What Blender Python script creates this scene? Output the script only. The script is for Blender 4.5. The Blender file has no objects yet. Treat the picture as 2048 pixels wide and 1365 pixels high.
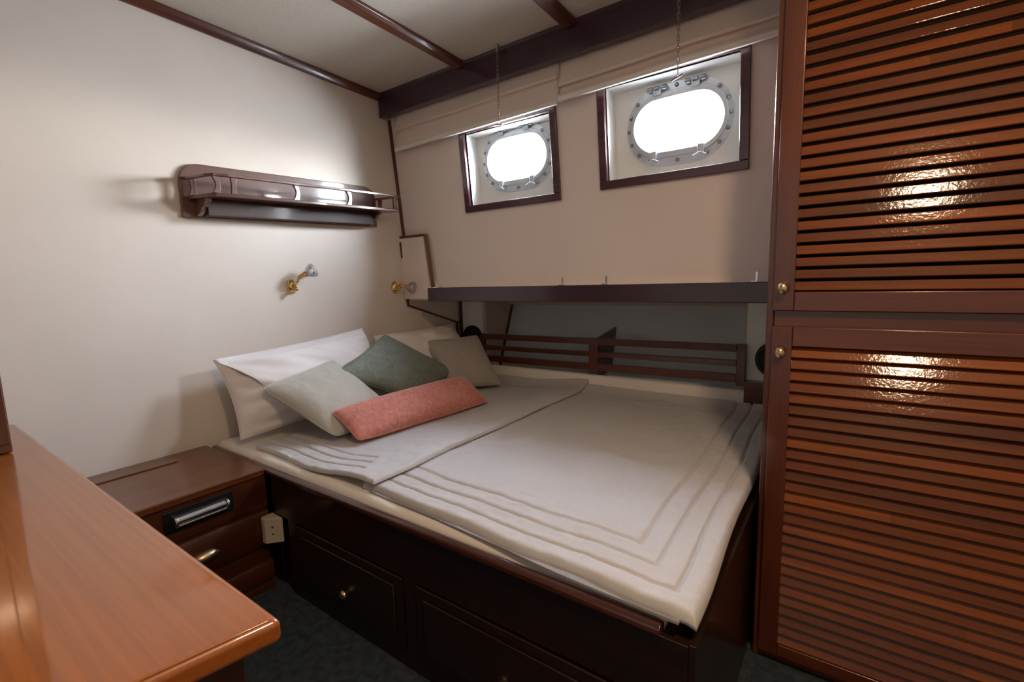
import bpy, bmesh, math, random
from mathutils import Vector, Matrix, noise

# ------------------------------------------------------------------ camera, sky, lights, exposure
sc = bpy.context.scene
COL = sc.collection
PI = math.pi
random.seed(5)

def cam_setup():
    cd = bpy.data.cameras.new('camera')
    co = bpy.data.objects.new('camera', cd)
    COL.objects.link(co)
    yaw, pit, rol, fpx = 0.619378598, -0.128580319, -0.0272567244, 943.787446
    f = Vector((-math.sin(yaw)*math.cos(pit), math.cos(yaw)*math.cos(pit), math.sin(pit)))
    r = f.cross(Vector((0, 0, 1))).normalized()
    u = r.cross(f)
    r2 = r*math.cos(rol) + u*math.sin(rol)
    u2 = -r*math.sin(rol) + u*math.cos(rol)
    m = Matrix((r2, u2, -f)).transposed().to_4x4()
    m.translation = Vector((1.972, 0, 1.012))
    co.matrix_world = m
    cd.sensor_width = 36
    cd.lens = 36*fpx/2048
    cd.clip_start = 0.02
    sc.camera = co
cam_setup()

w = bpy.data.worlds.new('sky'); sc.world = w; w.use_nodes = True
bg = w.node_tree.nodes['Background']
def sky():
    # overcast harbour sky: bright band along the horizon, dimmer overhead, water below
    n, l = w.node_tree.nodes, w.node_tree.links
    tc = n.new('ShaderNodeTexCoord'); sx = n.new('ShaderNodeSeparateXYZ'); l.new(tc.outputs['Generated'], sx.inputs[0])
    mr = n.new('ShaderNodeMapRange'); mr.inputs[1].default_value = -1; mr.inputs[2].default_value = 1
    l.new(sx.outputs['Z'], mr.inputs[0])
    r = n.new('ShaderNodeValToRGB'); cr = r.color_ramp
    stops = [(0.0, (0.16, 0.18, 0.20)), (0.46, (0.50, 0.54, 0.58)), (0.51, (0.98, 0.99, 1.0)), (0.68, (0.84, 0.91, 1.0)), (0.82, (0.60, 0.68, 0.80)), (1.0, (0.36, 0.42, 0.52))]
    while len(cr.elements) < len(stops): cr.elements.new(0.5)
    for e, (p, c) in zip(cr.elements, stops): e.position = p; e.color = (*c, 1)
    l.new(mr.outputs[0], r.inputs[0]); l.new(r.outputs[0], bg.inputs[0])
    bg.inputs[1].default_value = 135.0
sky()

sc.view_settings.view_transform = 'Standard'
sc.view_settings.look = 'None'
sc.view_settings.gamma = 1
sc.view_settings.use_curve_mapping = False
sc.view_settings.exposure = 0.25
sc.cycles.use_denoising = True
sc.cycles.max_bounces = 10
sc.cycles.diffuse_bounces = 6
sc.cycles.sample_clamp_indirect = 6

def area(name, loc, rot, sx, sy, power, color, shape='RECTANGLE', portal=False, spread=None):
    d = bpy.data.lights.new(name, 'AREA'); d.shape = shape; d.size = sx; d.size_y = sy
    d.energy = power; d.color = color
    if spread: d.spread = spread
    o = bpy.data.objects.new(name, d); COL.objects.link(o); o.location = loc; o.rotation_euler = rot
    if portal: d.cycles.is_portal = True
    return o
# the daylight enters through the two portholes (portals guide the sky's light through them)
for k, px in enumerate((0.713, 1.430)):
    area('porthole_sky_portal', (px, 1.96, 1.565), (math.radians(-90), 0, 0), 0.42, 0.30, 1, (1, 1, 1), portal=True)
# fill daylight through an unseen hatch added behind the camera, and the warm ceiling lamp
FILL_HATCH = (0.85, 1.45, -1.15, -0.65)
area('fill_hatch_portal', (1.15, -0.90, 2.13), (0, 0, 0), 0.62, 0.52, 1, (1, 1, 1), portal=True)
LAMP = (2.20, 0.30)
area('ceiling_lamp_light', (LAMP[0], LAMP[1], 1.885), (0, 0, 0), 0.15, 0.15, 12, (1.0, 0.70, 0.44), 'DISK')

# ------------------------------------------------------------------ materials
def mat(name):
    m = bpy.data.materials.new(name); m.use_nodes = True
    return m, m.node_tree.nodes, m.node_tree.links, m.node_tree.nodes['Principled BSDF']

def mapped(n, l, scale, coord='Object', rot=(0, 0, 0)):
    tc = n.new('ShaderNodeTexCoord'); mp = n.new('ShaderNodeMapping')
    mp.inputs['Scale'].default_value = scale
    mp.inputs['Rotation'].default_value = rot
    l.new(tc.outputs[coord], mp.inputs[0])
    return mp.outputs[0]

def ramp(n, l, src, stops):
    r = n.new('ShaderNodeValToRGB')
    while len(r.color_ramp.elements) < len(stops): r.color_ramp.elements.new(0.5)
    for e, (p, c) in zip(r.color_ramp.elements, stops):
        e.position = p; e.color = (*c, 1)
    l.new(src, r.inputs[0])
    return r.outputs[0]

def wood(name, dark, mid, light, axis='x', rough=0.3, coat=0.5, island=0.0, ripple=0.0, croush=0.12, grain=1.0):
    m, n, l, b = mat(name)
    s = {'x': (1.2, 14, 14), 'y': (14, 1.2, 14), 'z': (14, 14, 1.2)}[axis]
    s = tuple(v*grain for v in s)
    v = mapped(n, l, s)
    nz = n.new('ShaderNodeTexNoise'); nz.inputs['Scale'].default_value = 1.0
    nz.inputs['Detail'].default_value = 5; nz.inputs['Distortion'].default_value = 0.7
    l.new(v, nz.inputs['Vector'])
    c = ramp(n, l, nz.outputs[0], [(0.28, dark), (0.52, mid), (0.78, light)])
    s2 = {'x': (3, 160, 160), 'y': (160, 3, 160), 'z': (160, 160, 3)}[axis]
    v2 = mapped(n, l, s2)
    nf = n.new('ShaderNodeTexNoise'); nf.inputs['Scale'].default_value = 1.0; nf.inputs['Detail'].default_value = 3
    l.new(v2, nf.inputs['Vector'])
    fr = ramp(n, l, nf.outputs[0], [(0.3, (0.72, 0.70, 0.70)), (0.65, (1.05, 1.05, 1.05))])
    mx = n.new('ShaderNodeMix'); mx.data_type = 'RGBA'; mx.blend_type = 'MULTIPLY'; mx.inputs[0].default_value = 0.7
    l.new(c, mx.inputs[6]); l.new(fr, mx.inputs[7])
    out = mx.outputs[2]
    if island:
        g = n.new('ShaderNodeNewGeometry')
        hv = n.new('ShaderNodeHueSaturation')
        mr = n.new('ShaderNodeMapRange'); mr.inputs[3].default_value = 1-island; mr.inputs[4].default_value = 1+island
        l.new(g.outputs['Random Per Island'], mr.inputs[0]); l.new(mr.outputs[0], hv.inputs['Value'])
        l.new(out, hv.inputs['Color']); out = hv.outputs[0]
    l.new(out, b.inputs['Base Color'])
    b.inputs['Roughness'].default_value = rough
    b.inputs['Coat Weight'].default_value = coat
    b.inputs['Coat Roughness'].default_value = croush
    bp = n.new('ShaderNodeBump'); bp.inputs['Strength'].default_value = 0.05; bp.inputs['Distance'].default_value = 0.002
    l.new(nf.outputs[0], bp.inputs['Height'])
    if ripple:
        v3 = mapped(n, l, (150, 150, 150))
        nr = n.new('ShaderNodeTexNoise'); nr.inputs['Scale'].default_value = 1; nr.inputs['Detail'].default_value = 2
        l.new(v3, nr.inputs['Vector'])
        b2 = n.new('ShaderNodeBump'); b2.inputs['Strength'].default_value = ripple; b2.inputs['Distance'].default_value = 0.002
        l.new(nr.outputs[0], b2.inputs['Height']); l.new(bp.outputs[0], b2.inputs['Normal'])
        l.new(b2.outputs[0], b.inputs['Normal']); l.new(b2.outputs[0], b.inputs['Coat Normal'])
    else:
        l.new(bp.outputs[0], b.inputs['Normal'])
    return m

def plain(name, c1, c2=None, scale=6, rough=0.6, metal=0.0, bump=0.0, bscale=200, coat=0.0, sheen=0.0, detail=4, spec=None):
    m, n, l, b = mat(name)
    if c2:
        v = mapped(n, l, (scale,)*3)
        nz = n.new('ShaderNodeTexNoise'); nz.inputs['Scale'].default_value = 1; nz.inputs['Detail'].default_value = detail
        l.new(v, nz.inputs['Vector'])
        l.new(ramp(n, l, nz.outputs[0], [(0.35, c1), (0.65, c2)]), b.inputs['Base Color'])
    else:
        b.inputs['Base Color'].default_value = (*c1, 1)
    b.inputs['Roughness'].default_value = rough
    b.inputs['Metallic'].default_value = metal
    b.inputs['Coat Weight'].default_value = coat
    if sheen:
        b.inputs['Sheen Weight'].default_value = sheen; b.inputs['Sheen Roughness'].default_value = 0.6
    if spec is not None: b.inputs['Specular IOR Level'].default_value = spec
    if bump:
        v = mapped(n, l, (bscale,)*3)
        nz = n.new('ShaderNodeTexNoise'); nz.inputs['Scale'].default_value = 1; nz.inputs['Detail'].default_value = 3
        l.new(v, nz.inputs['Vector'])
        bp = n.new('ShaderNodeBump'); bp.inputs['Strength'].default_value = bump; bp.inputs['Distance'].default_value = 0.003
        l.new(nz.outputs[0], bp.inputs['Height']); l.new(bp.outputs[0], b.inputs['Normal'])
    return m

def linen(name, c1, c2, weave=900, bump=0.35, rough=0.9, sheen=0.08, mottled=0):
    m, n, l, b = mat(name)
    v = mapped(n, l, (weave, weave*0.25, weave)); v2 = mapped(n, l, (weave*0.25, weave, weave))
    a = n.new('ShaderNodeTexNoise'); c = n.new('ShaderNodeTexNoise')
    for t, vv in ((a, v), (c, v2)):
        t.inputs['Scale'].default_value = 1; t.inputs['Detail'].default_value = 1; l.new(vv, t.inputs['Vector'])
    ad = n.new('ShaderNodeMath'); ad.operation = 'ADD'; l.new(a.outputs[0], ad.inputs[0]); l.new(c.outputs[0], ad.inputs[1])
    hf = n.new('ShaderNodeMath'); hf.operation = 'MULTIPLY'; hf.inputs[1].default_value = 0.5; l.new(ad.outputs[0], hf.inputs[0])
    src = hf.outputs[0]
    if mottled:
        v3 = mapped(n, l, (mottled,)*3)
        d = n.new('ShaderNodeTexNoise'); d.inputs['Scale'].default_value = 1; d.inputs['Detail'].default_value = 5; d.inputs['Distortion'].default_value = 1.5
        l.new(v3, d.inputs['Vector'])
        mx = n.new('ShaderNodeMix'); mx.inputs[0].default_value = 0.75
        l.new(src, mx.inputs[2]); l.new(d.outputs[0], mx.inputs[3]); src2 = mx.outputs[0]
    else: src2 = src
    l.new(ramp(n, l, src2, [(0.35, c1), (0.65, c2)]), b.inputs['Base Color'])
    b.inputs['Roughness'].default_value = rough
    b.inputs['Sheen Weight'].default_value = sheen
    b.inputs['Specular IOR Level'].default_value = 0.2
    bp = n.new('ShaderNodeBump'); bp.inputs['Strength'].default_value = bump; bp.inputs['Distance'].default_value = 0.0008
    l.new(src, bp.inputs['Height']); l.new(bp.outputs[0], b.inputs['Normal'])
    return m

M = {}
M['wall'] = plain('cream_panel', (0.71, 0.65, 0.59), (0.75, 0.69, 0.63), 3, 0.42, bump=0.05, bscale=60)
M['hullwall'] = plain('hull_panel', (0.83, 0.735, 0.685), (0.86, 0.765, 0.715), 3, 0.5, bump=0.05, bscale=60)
M['ceil'] = plain('ceiling_vinyl', (0.56, 0.51, 0.44), (0.66, 0.60, 0.52), 220, 0.7, bump=0.35, bscale=260)
M['reveal'] = plain('white_gloss_paint', (0.88, 0.88, 0.85), (0.90, 0.90, 0.87), 8, 0.35)
M['niche'] = plain('niche_panel', (0.66, 0.75, 0.80), (0.70, 0.80, 0.85), 5, 0.6)
M['nichepost'] = plain('niche_post_paint', (0.74, 0.78, 0.74), (0.80, 0.84, 0.80), 5, 0.6)
M['beige'] = plain('beige_lining', (0.60, 0.50, 0.42), (0.66, 0.55, 0.47), 5, 0.6)
M['beam'] = wood('hazed_beam_wood', (0.028, 0.009, 0.022), (0.040, 0.013, 0.030), (0.055, 0.018, 0.040), 'x', 0.28, 0.6)  # purple window haze is mixed into the dark mahogany colour
M['trimx'] = wood('mahogany_x', (0.05, 0.012, 0.006), (0.10, 0.026, 0.012), (0.16, 0.045, 0.02), 'x', 0.28, 0.6)
M['trimy'] = wood('mahogany_y', (0.05, 0.012, 0.006), (0.11, 0.028, 0.012), (0.18, 0.05, 0.02), 'y', 0.28, 0.6)
M['trimz'] = wood('mahogany_z', (0.05, 0.012, 0.006), (0.10, 0.026, 0.012), (0.16, 0.045, 0.02), 'z', 0.28, 0.6)
M['frame'] = wood('porthole_frame_wood', (0.045, 0.011, 0.020), (0.075, 0.018, 0.030), (0.11, 0.028, 0.042), 'x', 0.25, 0.8)
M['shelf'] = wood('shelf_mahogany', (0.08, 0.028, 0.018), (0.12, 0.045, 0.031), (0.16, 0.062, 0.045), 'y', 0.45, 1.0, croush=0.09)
M['shelfshade'] = wood('shelf_shade_mahogany', (0.02, 0.007, 0.004), (0.035, 0.012, 0.007), (0.05, 0.018, 0.011), 'y', 0.6, 0.1)  # darker copy of the shelf wood, underside shade put into its colour
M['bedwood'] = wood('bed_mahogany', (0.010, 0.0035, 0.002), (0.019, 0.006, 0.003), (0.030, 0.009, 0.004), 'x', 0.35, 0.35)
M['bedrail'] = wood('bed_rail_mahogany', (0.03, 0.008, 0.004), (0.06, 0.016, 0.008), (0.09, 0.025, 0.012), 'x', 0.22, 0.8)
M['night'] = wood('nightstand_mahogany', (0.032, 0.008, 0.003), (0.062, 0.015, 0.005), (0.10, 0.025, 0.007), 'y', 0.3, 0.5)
M['nighttop'] = wood('nightstand_top_mahogany', (0.08, 0.020, 0.006), (0.13, 0.035, 0.009), (0.19, 0.053, 0.013), 'y', 0.28, 0.5)
M['desk'] = wood('desk_orange_mahogany', (0.26, 0.066, 0.005), (0.31, 0.084, 0.006), (0.36, 0.104, 0.009), 'x', 0.35, 1.0, croush=0.05, grain=0.35)
M['ward'] = wood('wardrobe_mahogany', (0.105, 0.021, 0.0015), (0.175, 0.040, 0.002), (0.25, 0.064, 0.003), 'x', 0.5, 0.45, island=0.32, ripple=0.13, croush=0.09)
M['ward'].node_tree.nodes['Principled BSDF'].inputs['Specular IOR Level'].default_value = 0.2
M['wardz'] = wood('wardrobe_mahogany_upright', (0.065, 0.013, 0.004), (0.11, 0.024, 0.007), (0.16, 0.038, 0.010), 'z', 0.3, 0.7)
M['wardx'] = wood('wardrobe_mahogany_rail', (0.065, 0.013, 0.004), (0.11, 0.024, 0.007), (0.16, 0.038, 0.010), 'x', 0.3, 0.7)
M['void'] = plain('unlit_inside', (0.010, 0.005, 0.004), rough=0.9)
M['carpet'] = plain('blue_grey_carpet', (0.014, 0.023, 0.032), (0.036, 0.054, 0.070), 45, 0.95, bump=1.0, bscale=300, detail=8)
M['quilt'] = linen('quilt_linen', (0.50, 0.485, 0.485), (0.58, 0.565, 0.565))
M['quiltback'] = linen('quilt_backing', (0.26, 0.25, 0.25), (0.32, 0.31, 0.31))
M['sheet'] = linen('white_sheet', (0.74, 0.70, 0.64), (0.80, 0.76, 0.70), 1200, 0.15)
M['pillow'] = linen('white_cotton', (0.80, 0.775, 0.775), (0.86, 0.835, 0.83), 1400, 0.12)
M['pale'] = linen('pale_grey_velvet', (0.44, 0.43, 0.375), (0.52, 0.51, 0.45), 700, 0.3, sheen=0.4)
M['sage'] = linen('sage_linen', (0.17, 0.20, 0.17), (0.24, 0.275, 0.235), 900, 0.5, mottled=30)
M['taupe'] = linen('taupe_velvet', (0.34, 0.31, 0.275), (0.41, 0.375, 0.335), 700, 0.3, sheen=0.3)
M['coral'] = linen('coral_velvet', (0.47, 0.155, 0.12), (0.66, 0.275, 0.22), 700, 0.3, sheen=0.5, mottled=38)
M['blind'] = linen('blind_fabric', (0.70, 0.60, 0.53), (0.75, 0.65, 0.58), 1200, 0.15, sheen=0.0)
M['hem'] = plain('white_hem_bar', (0.78, 0.75, 0.70), rough=0.4)
M['brass'] = plain('polished_brass', (0.82, 0.60, 0.30), (0.72, 0.50, 0.22), 30, 0.2, 1.0)
M['oldbrass'] = plain('worn_brass', (0.55, 0.42, 0.25), (0.70, 0.55, 0.36), 60, 0.32, 1.0)
M['chrome'] = plain('chromed_metal', (0.62, 0.64, 0.68), (0.72, 0.74, 0.78), 25, 0.22, 1.0)
M['ringmetal'] = plain('porthole_metal', (0.62, 0.68, 0.74), (0.72, 0.77, 0.82), 20, 0.35, 0.5)
M['bolt'] = plain('dull_bolt_metal', (0.22, 0.23, 0.25), (0.32, 0.33, 0.35), 40, 0.4, 0.8)
M['chain'] = plain('chain_metal', (0.30, 0.26, 0.24), (0.40, 0.35, 0.32), 50, 0.4, 0.9)
M['black'] = plain('black_cloth', (0.008, 0.009, 0.010), (0.014, 0.015, 0.016), 200, 0.8, bump=0.3, bscale=500)
M['blackplastic'] = plain('black_plastic', (0.006, 0.006, 0.007), rough=0.35)
M['ivory'] = plain('ivory_plastic', (0.50, 0.42, 0.33), (0.54, 0.46, 0.37), 10, 0.45)

def glass_mat(name, tint, amount=0.12, rough=0.02):
    m, n, l, b = mat(name)
    tr = n.new('ShaderNodeBsdfTransparent'); tr.inputs[0].default_value = (*tint, 1)
    gl = n.new('ShaderNodeBsdfGlossy'); gl.inputs['Roughness'].default_value = rough
    mx = n.new('ShaderNodeMixShader')
    fr = n.new('ShaderNodeLayerWeight'); fr.inputs[0].default_value = amount
    l.new(fr.outputs['Facing'], mx.inputs[0]); l.new(tr.outputs[0], mx.inputs[1]); l.new(gl.outputs[0], mx.inputs[2])
    l.new(mx.outputs[0], n['Material Output'].inputs[0])
    return m
M['pane'] = glass_mat('window_glass', (0.97, 0.98, 0.98), 0.05)
M['fillpane'] = glass_mat('fill_hatch_tint', (0.10, 0.10, 0.097), 0.05, 0.3)  # tinted pane that sets how much sky the added hatch lets in
M['lampglass'] = glass_mat('clear_lamp_glass', (0.86, 0.86, 0.88), 0.45, 0.08)
def emit(name, col, s):
    m, n, l, b = mat(name)
    b.inputs['Base Color'].default_value = (*col, 1)
    b.inputs['Emission Color'].default_value = (*col, 1); b.inputs['Emission Strength'].default_value = s
    return m
M['lampon'] = emit('lit_opal_glass', (1.0, 0.74, 0.46), 6)

# ------------------------------------------------------------------ mesh helpers
def wloc(p):
    v = Vector((0, 0, 0))
    while p: v += p.location; p = p.parent
    return v

def obj(name, bm, material, parent=None, smooth=False, bevel=0.0, segs=2, origin=None):
    bmesh.ops.recalc_face_normals(bm, faces=bm.faces[:])
    off = wloc(parent)
    if origin: off = Vector(origin)
    bmesh.ops.translate(bm, verts=bm.verts[:], vec=-off)
    me = bpy.data.meshes.new(name); bm.to_mesh(me); bm.free()
    mats = material if isinstance(material, (list, tuple)) else [material]
    for k in mats: me.materials.append(M[k])
    if smooth:
        for p in me.polygons: p.use_smooth = True
    o = bpy.data.objects.new(name, me); COL.objects.link(o)
    if parent: o.parent = parent
    elif origin: o.location = origin
    if bevel:
        md = o.modifiers.new('bevel', 'BEVEL'); md.width = bevel; md.segments = segs; md.limit_method = 'ANGLE'; md.angle_limit = 0.6
        for p in me.polygons: p.use_smooth = True
        try:
            md.harden_normals = True
        except Exception: pass
    return o

def thing(name, label, cat, loc=(0, 0, 0), group=None):
    o = bpy.data.objects.new(name, None); COL.objects.link(o)
    o.location = loc; o.empty_display_size = 0.05
    return tag(o, label, cat, group)
def tag(o, label, cat, group=None, kind=None):
    o['label'] = label; o['category'] = cat
    if group: o['group'] = group
    if kind: o['kind'] = kind
    return o
def struct(o, label=None):
    o['kind'] = 'structure'
    if label: o['label'] = label
    return o

def new(): return bmesh.new()
def box(bm, x0, x1, y0, y1, z0, z1, mi=0):
    v = [bm.verts.new((x, y, z)) for z in (z0, z1) for y in (y0, y1) for x in (x0, x1)]
    for f in ((0, 1, 3, 2), (4, 6, 7, 5), (0, 4, 5, 1), (2, 3, 7, 6), (0, 2, 6, 4), (1, 5, 7, 3)):
        bm.faces.new([v[i] for i in f]).material_index = mi
def bx(*a):
    bm = new(); box(bm, *a); return bm
def hexa(bm, c):   # 8 corners: bottom 4 around, top 4 around
    v = [bm.verts.new(p) for p in c]
    for f in ((0, 1, 2, 3), (4, 5, 6, 7), (0, 1, 5, 4), (1, 2, 6, 5), (2, 3, 7, 6), (3, 0, 4, 7)):
        bm.faces.new([v[i] for i in f])
def prism(bm, pts, ax, a0, a1):
    """extrude a polygon (2-D points in the two other axes, in xyz order) from a0 to a1 along axis ax"""
    def P(p, a):
        return {'x': (a, p[0], p[1]), 'y': (p[0], a, p[1]), 'z': (p[0], p[1], a)}[ax]
    A = [bm.verts.new(P(p, a0)) for p in pts]; B = [bm.verts.new(P(p, a1)) for p in pts]
    bm.faces.new(A); bm.faces.new(B)
    n = len(pts)
    for i in range(n): bm.faces.new((A[i], A[(i+1) % n], B[(i+1) % n], B[i]))
def bar(bm, p, q, w, h=None, up=(0, 0, 1)):
    p, q = Vector(p), Vector(q); h = h or w
    d = (q-p).normalized(); s = d.cross(Vector(up))
    if s.length < 1e-4: s = d.cross(Vector((0, 1, 0)))
    s.normalize(); t = s.cross(d)
    c = []
    for b in (p, q): c.append([b+s*w/2*i+t*h/2*j for i, j in ((-1, -1), (1, -1), (1, 1), (-1, 1))])
    hexa(bm, c[0]+c[1])
def tube(bm, pts, r, seg=10, closed=False, cap=True):
    pts = [Vector(p) for p in pts]; n = len(pts); rs = r if isinstance(r, (list, tuple)) else [r]*n
    rings = []; prev = None
    for i, p in enumerate(pts):
        if closed: d = (pts[(i+1) % n]-pts[i-1]).normalized()
        else: d = (pts[min(i+1, n-1)]-pts[max(i-1, 0)]).normalized()
        if prev is None:
            a = d.cross(Vector((0, 0, 1)))
            if a.length < 0.05: a = d.cross(Vector((1, 0, 0)))
        else: a = prev - d*prev.dot(d)
        a.normalize(); prev = a; b = d.cross(a)
        rings.append([bm.verts.new(p+(a*math.cos(t)+b*math.sin(t))*rs[i]) for t in [2*PI*k/seg for k in range(seg)]])
    for i in range(n if closed else n-1):
        A, B = rings[i], rings[(i+1) % n]
        for k in range(seg): bm.faces.new((A[k], A[(k+1) % seg], B[(k+1) % seg], B[k]))
    if cap and not closed: bm.faces.new(rings[0]); bm.faces.new(rings[-1])
def lathe(bm, c, ax, prof, seg=20, sy=1.0, up=None, cap=True):
    """revolve profile [(distance along axis, radius)] about axis ax through c; sy squashes the second direction"""
    c = Vector(c); d = Vector(ax).normalized()
    a = d.cross(Vector(up) if up else (Vector((0, 0, 1)) if abs(d.z) < 0.9 else Vector((1, 0, 0)))).normalized(); b = d.cross(a)
    R = [[bm.verts.new(c+d*s+(a*math.cos(t)+b*sy*math.sin(t))*r) for t in [2*PI*k/seg for k in range(seg)]] for s, r in prof]
    for A, B in zip(R, R[1:]):
        for k in range(seg): bm.faces.new((A[k], A[(k+1) % seg], B[(k+1) % seg], B[k]))
    if cap: bm.faces.new(R[0]); bm.faces.new(R[-1])

# ------------------------------------------------------------------ the cabin shell
def zc(y): return 1.991-0.024*y            # the deckhead falls a little towards the hull
def wy(z, d=0.0): return 1.731+(1.85-z)*0.096+d    # inner face of the leaning hull panel
X0, XR, YB = 0.0, 3.0, -1.5

struct(obj('floor', bx(-0.1, 3.1, -1.6, 2.6, -0.05, 0.0), 'carpet'), 'dark blue-grey carpet floor')
bm = new(); prism(bm, [(-1.6, 0), (2.62, 0), (2.62, 0.98), (1.85, 0.98), (1.76, 2.06), (-1.6, 2.06)], 'x', -0.06, 0.0)
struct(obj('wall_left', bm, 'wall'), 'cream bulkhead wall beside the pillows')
bm = new()
hx0, hx1, hy0, hy1 = FILL_HATCH
def cslab(bm, xa, xb, ya, yb):
    hexa(bm, [(xa, ya, zc(ya)), (xb, ya, zc(ya)), (xb, yb, zc(yb)), (xa, yb, zc(yb)), (xa, ya, 2.1), (xb, ya, 2.1), (xb, yb, 2.1), (xa, yb, 2.1)])
cslab(bm, -0.1, 3.1, hy1, 1.76); cslab(bm, 1.83, 3.1, 1.76, 2.1); cslab(bm, -0.1, 3.1, -1.6, hy0); cslab(bm, -0.1, hx0, hy0, hy1); cslab(bm, hx1, 3.1, hy0, hy1)
struct(obj('ceiling', bm, 'ceil'), 'off-white textured cabin ceiling')
bm = new(); box(bm, hx0-.03, hx1+.03, hy0-.03, hy0, 1.995, 2.11); box(bm, hx0-.03, hx1+.03, hy1, hy1+.03, 1.985, 2.11)
box(bm, hx0-.03, hx0, hy0, hy1, 1.985, 2.11); box(bm, hx1, hx1+.03, hy0, hy1, 1.985, 2.11)
hf = struct(obj('window_3', bm, 'trimx'), 'unseen ceiling opening added for fill daylight')
obj('pane', bx(hx0-.01, hx1+.01, hy0-.01, hy1+.01, 2.105, 2.112), 'fillpane', hf)  # dimming pane of the added fill opening
struct(obj('wall_right', bx(XR, 3.06, -1.6, 2.62, 0, 2.06), 'wall'))
struct(obj('wall_front', bx(-0.06, 3.06, -1.6, -1.5, 0, 2.06), 'wall'))

# hull panel with two rectangular openings
WINS = [(0.490, 0.947, 1.366, 1.683, 0.713), (1.188, 1.655, 1.383, 1.717, 1.430)]
def hull_panel():
    bm = new()
    xs = [0.0, 0.490, 0.947, 1.188, 1.655, 1.815]
    for x0, x1 in zip(xs, xs[1:]):
        hole = [wn for wn in WINS if abs(wn[0]-x0) < 1e-6]
        spans = [(0.98, 2.04)] if not hole else [(0.98, hole[0][2]), (hole[0][3], 2.04)]
        for z0, z1 in spans:
            hexa(bm, [(x0, wy(z0), z0), (x1, wy(z0), z0), (x1, wy(z0, .012), z0), (x0, wy(z0, .012), z0),
                      (x0, wy(z1), z1), (x1, wy(z1), z1), (x1, wy(z1, .012), z1), (x0, wy(z1, .012), z1)])
    bmesh.ops.remove_doubles(bm, verts=bm.verts[:], dist=1e-5)
    return bm
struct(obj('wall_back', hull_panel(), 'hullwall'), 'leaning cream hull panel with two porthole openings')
struct(obj('wall_hull_lower', bx(-0.06, 1.83, 2.575, 2.62, 0, 0.98), 'beige'))
struct(obj('wall_side', bx(1.817, 1.832, 1.85, 2.62, 0, 0.98), 'nichepost'))
struct(obj('floor_niche', bx(0.0, 1.817, 2.232, 2.575, 0.37, 0.39), 'beige'))
struct(obj('wall_outer', bx(1.83, 3.06, 2.0, 2.06, 0, 2.06), 'wall'))     # hull lining behind the wardrobe

def oval(w, h, n=64):       # stadium outline, w x h, centred at 0
    r = h/2; s = w/2-r; pts = []
    for k in range(n):
        t = 2*PI*k/n
        pts.append((math.copysign(s, math.cos(t))*min(1, abs(math.cos(t))*6)+r*math.cos(t), r*math.sin(t)))
    return pts
def oring(bm, cx, cz, w0, h0, w1, h1, d0, d1, n=64):
    """an oval ring between outlines (w0,h0) and (w1,h1), depths d0..d1 behind the hull panel"""
    A, B = oval(w0, h0, n), oval(w1, h1, n)
    L = []
    for P, d in ((A, d0), (B, d0), (B, d1), (A, d1)):
        L.append([bm.verts.new((cx+p[0], wy(cz+p[1], d), cz+p[1])) for p in P])
    for i in range(4):
        P, Q = L[i], L[(i+1) % 4]
        for k in range(n): bm.faces.new((P[k], P[(k+1) % n], Q[(k+1) % n], Q[k]))
def sphere(bm, c, r, sx=1, sy=1, sz=1, seg=10):
    g = bmesh.ops.create_uvsphere(bm, u_segments=seg, v_segments=max(6, seg//2+1), radius=r)
    bmesh.ops.scale(bm, verts=g['verts'], vec=(sx, sy, sz))
    bmesh.ops.translate(bm, verts=g['verts'], vec=c)

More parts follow.
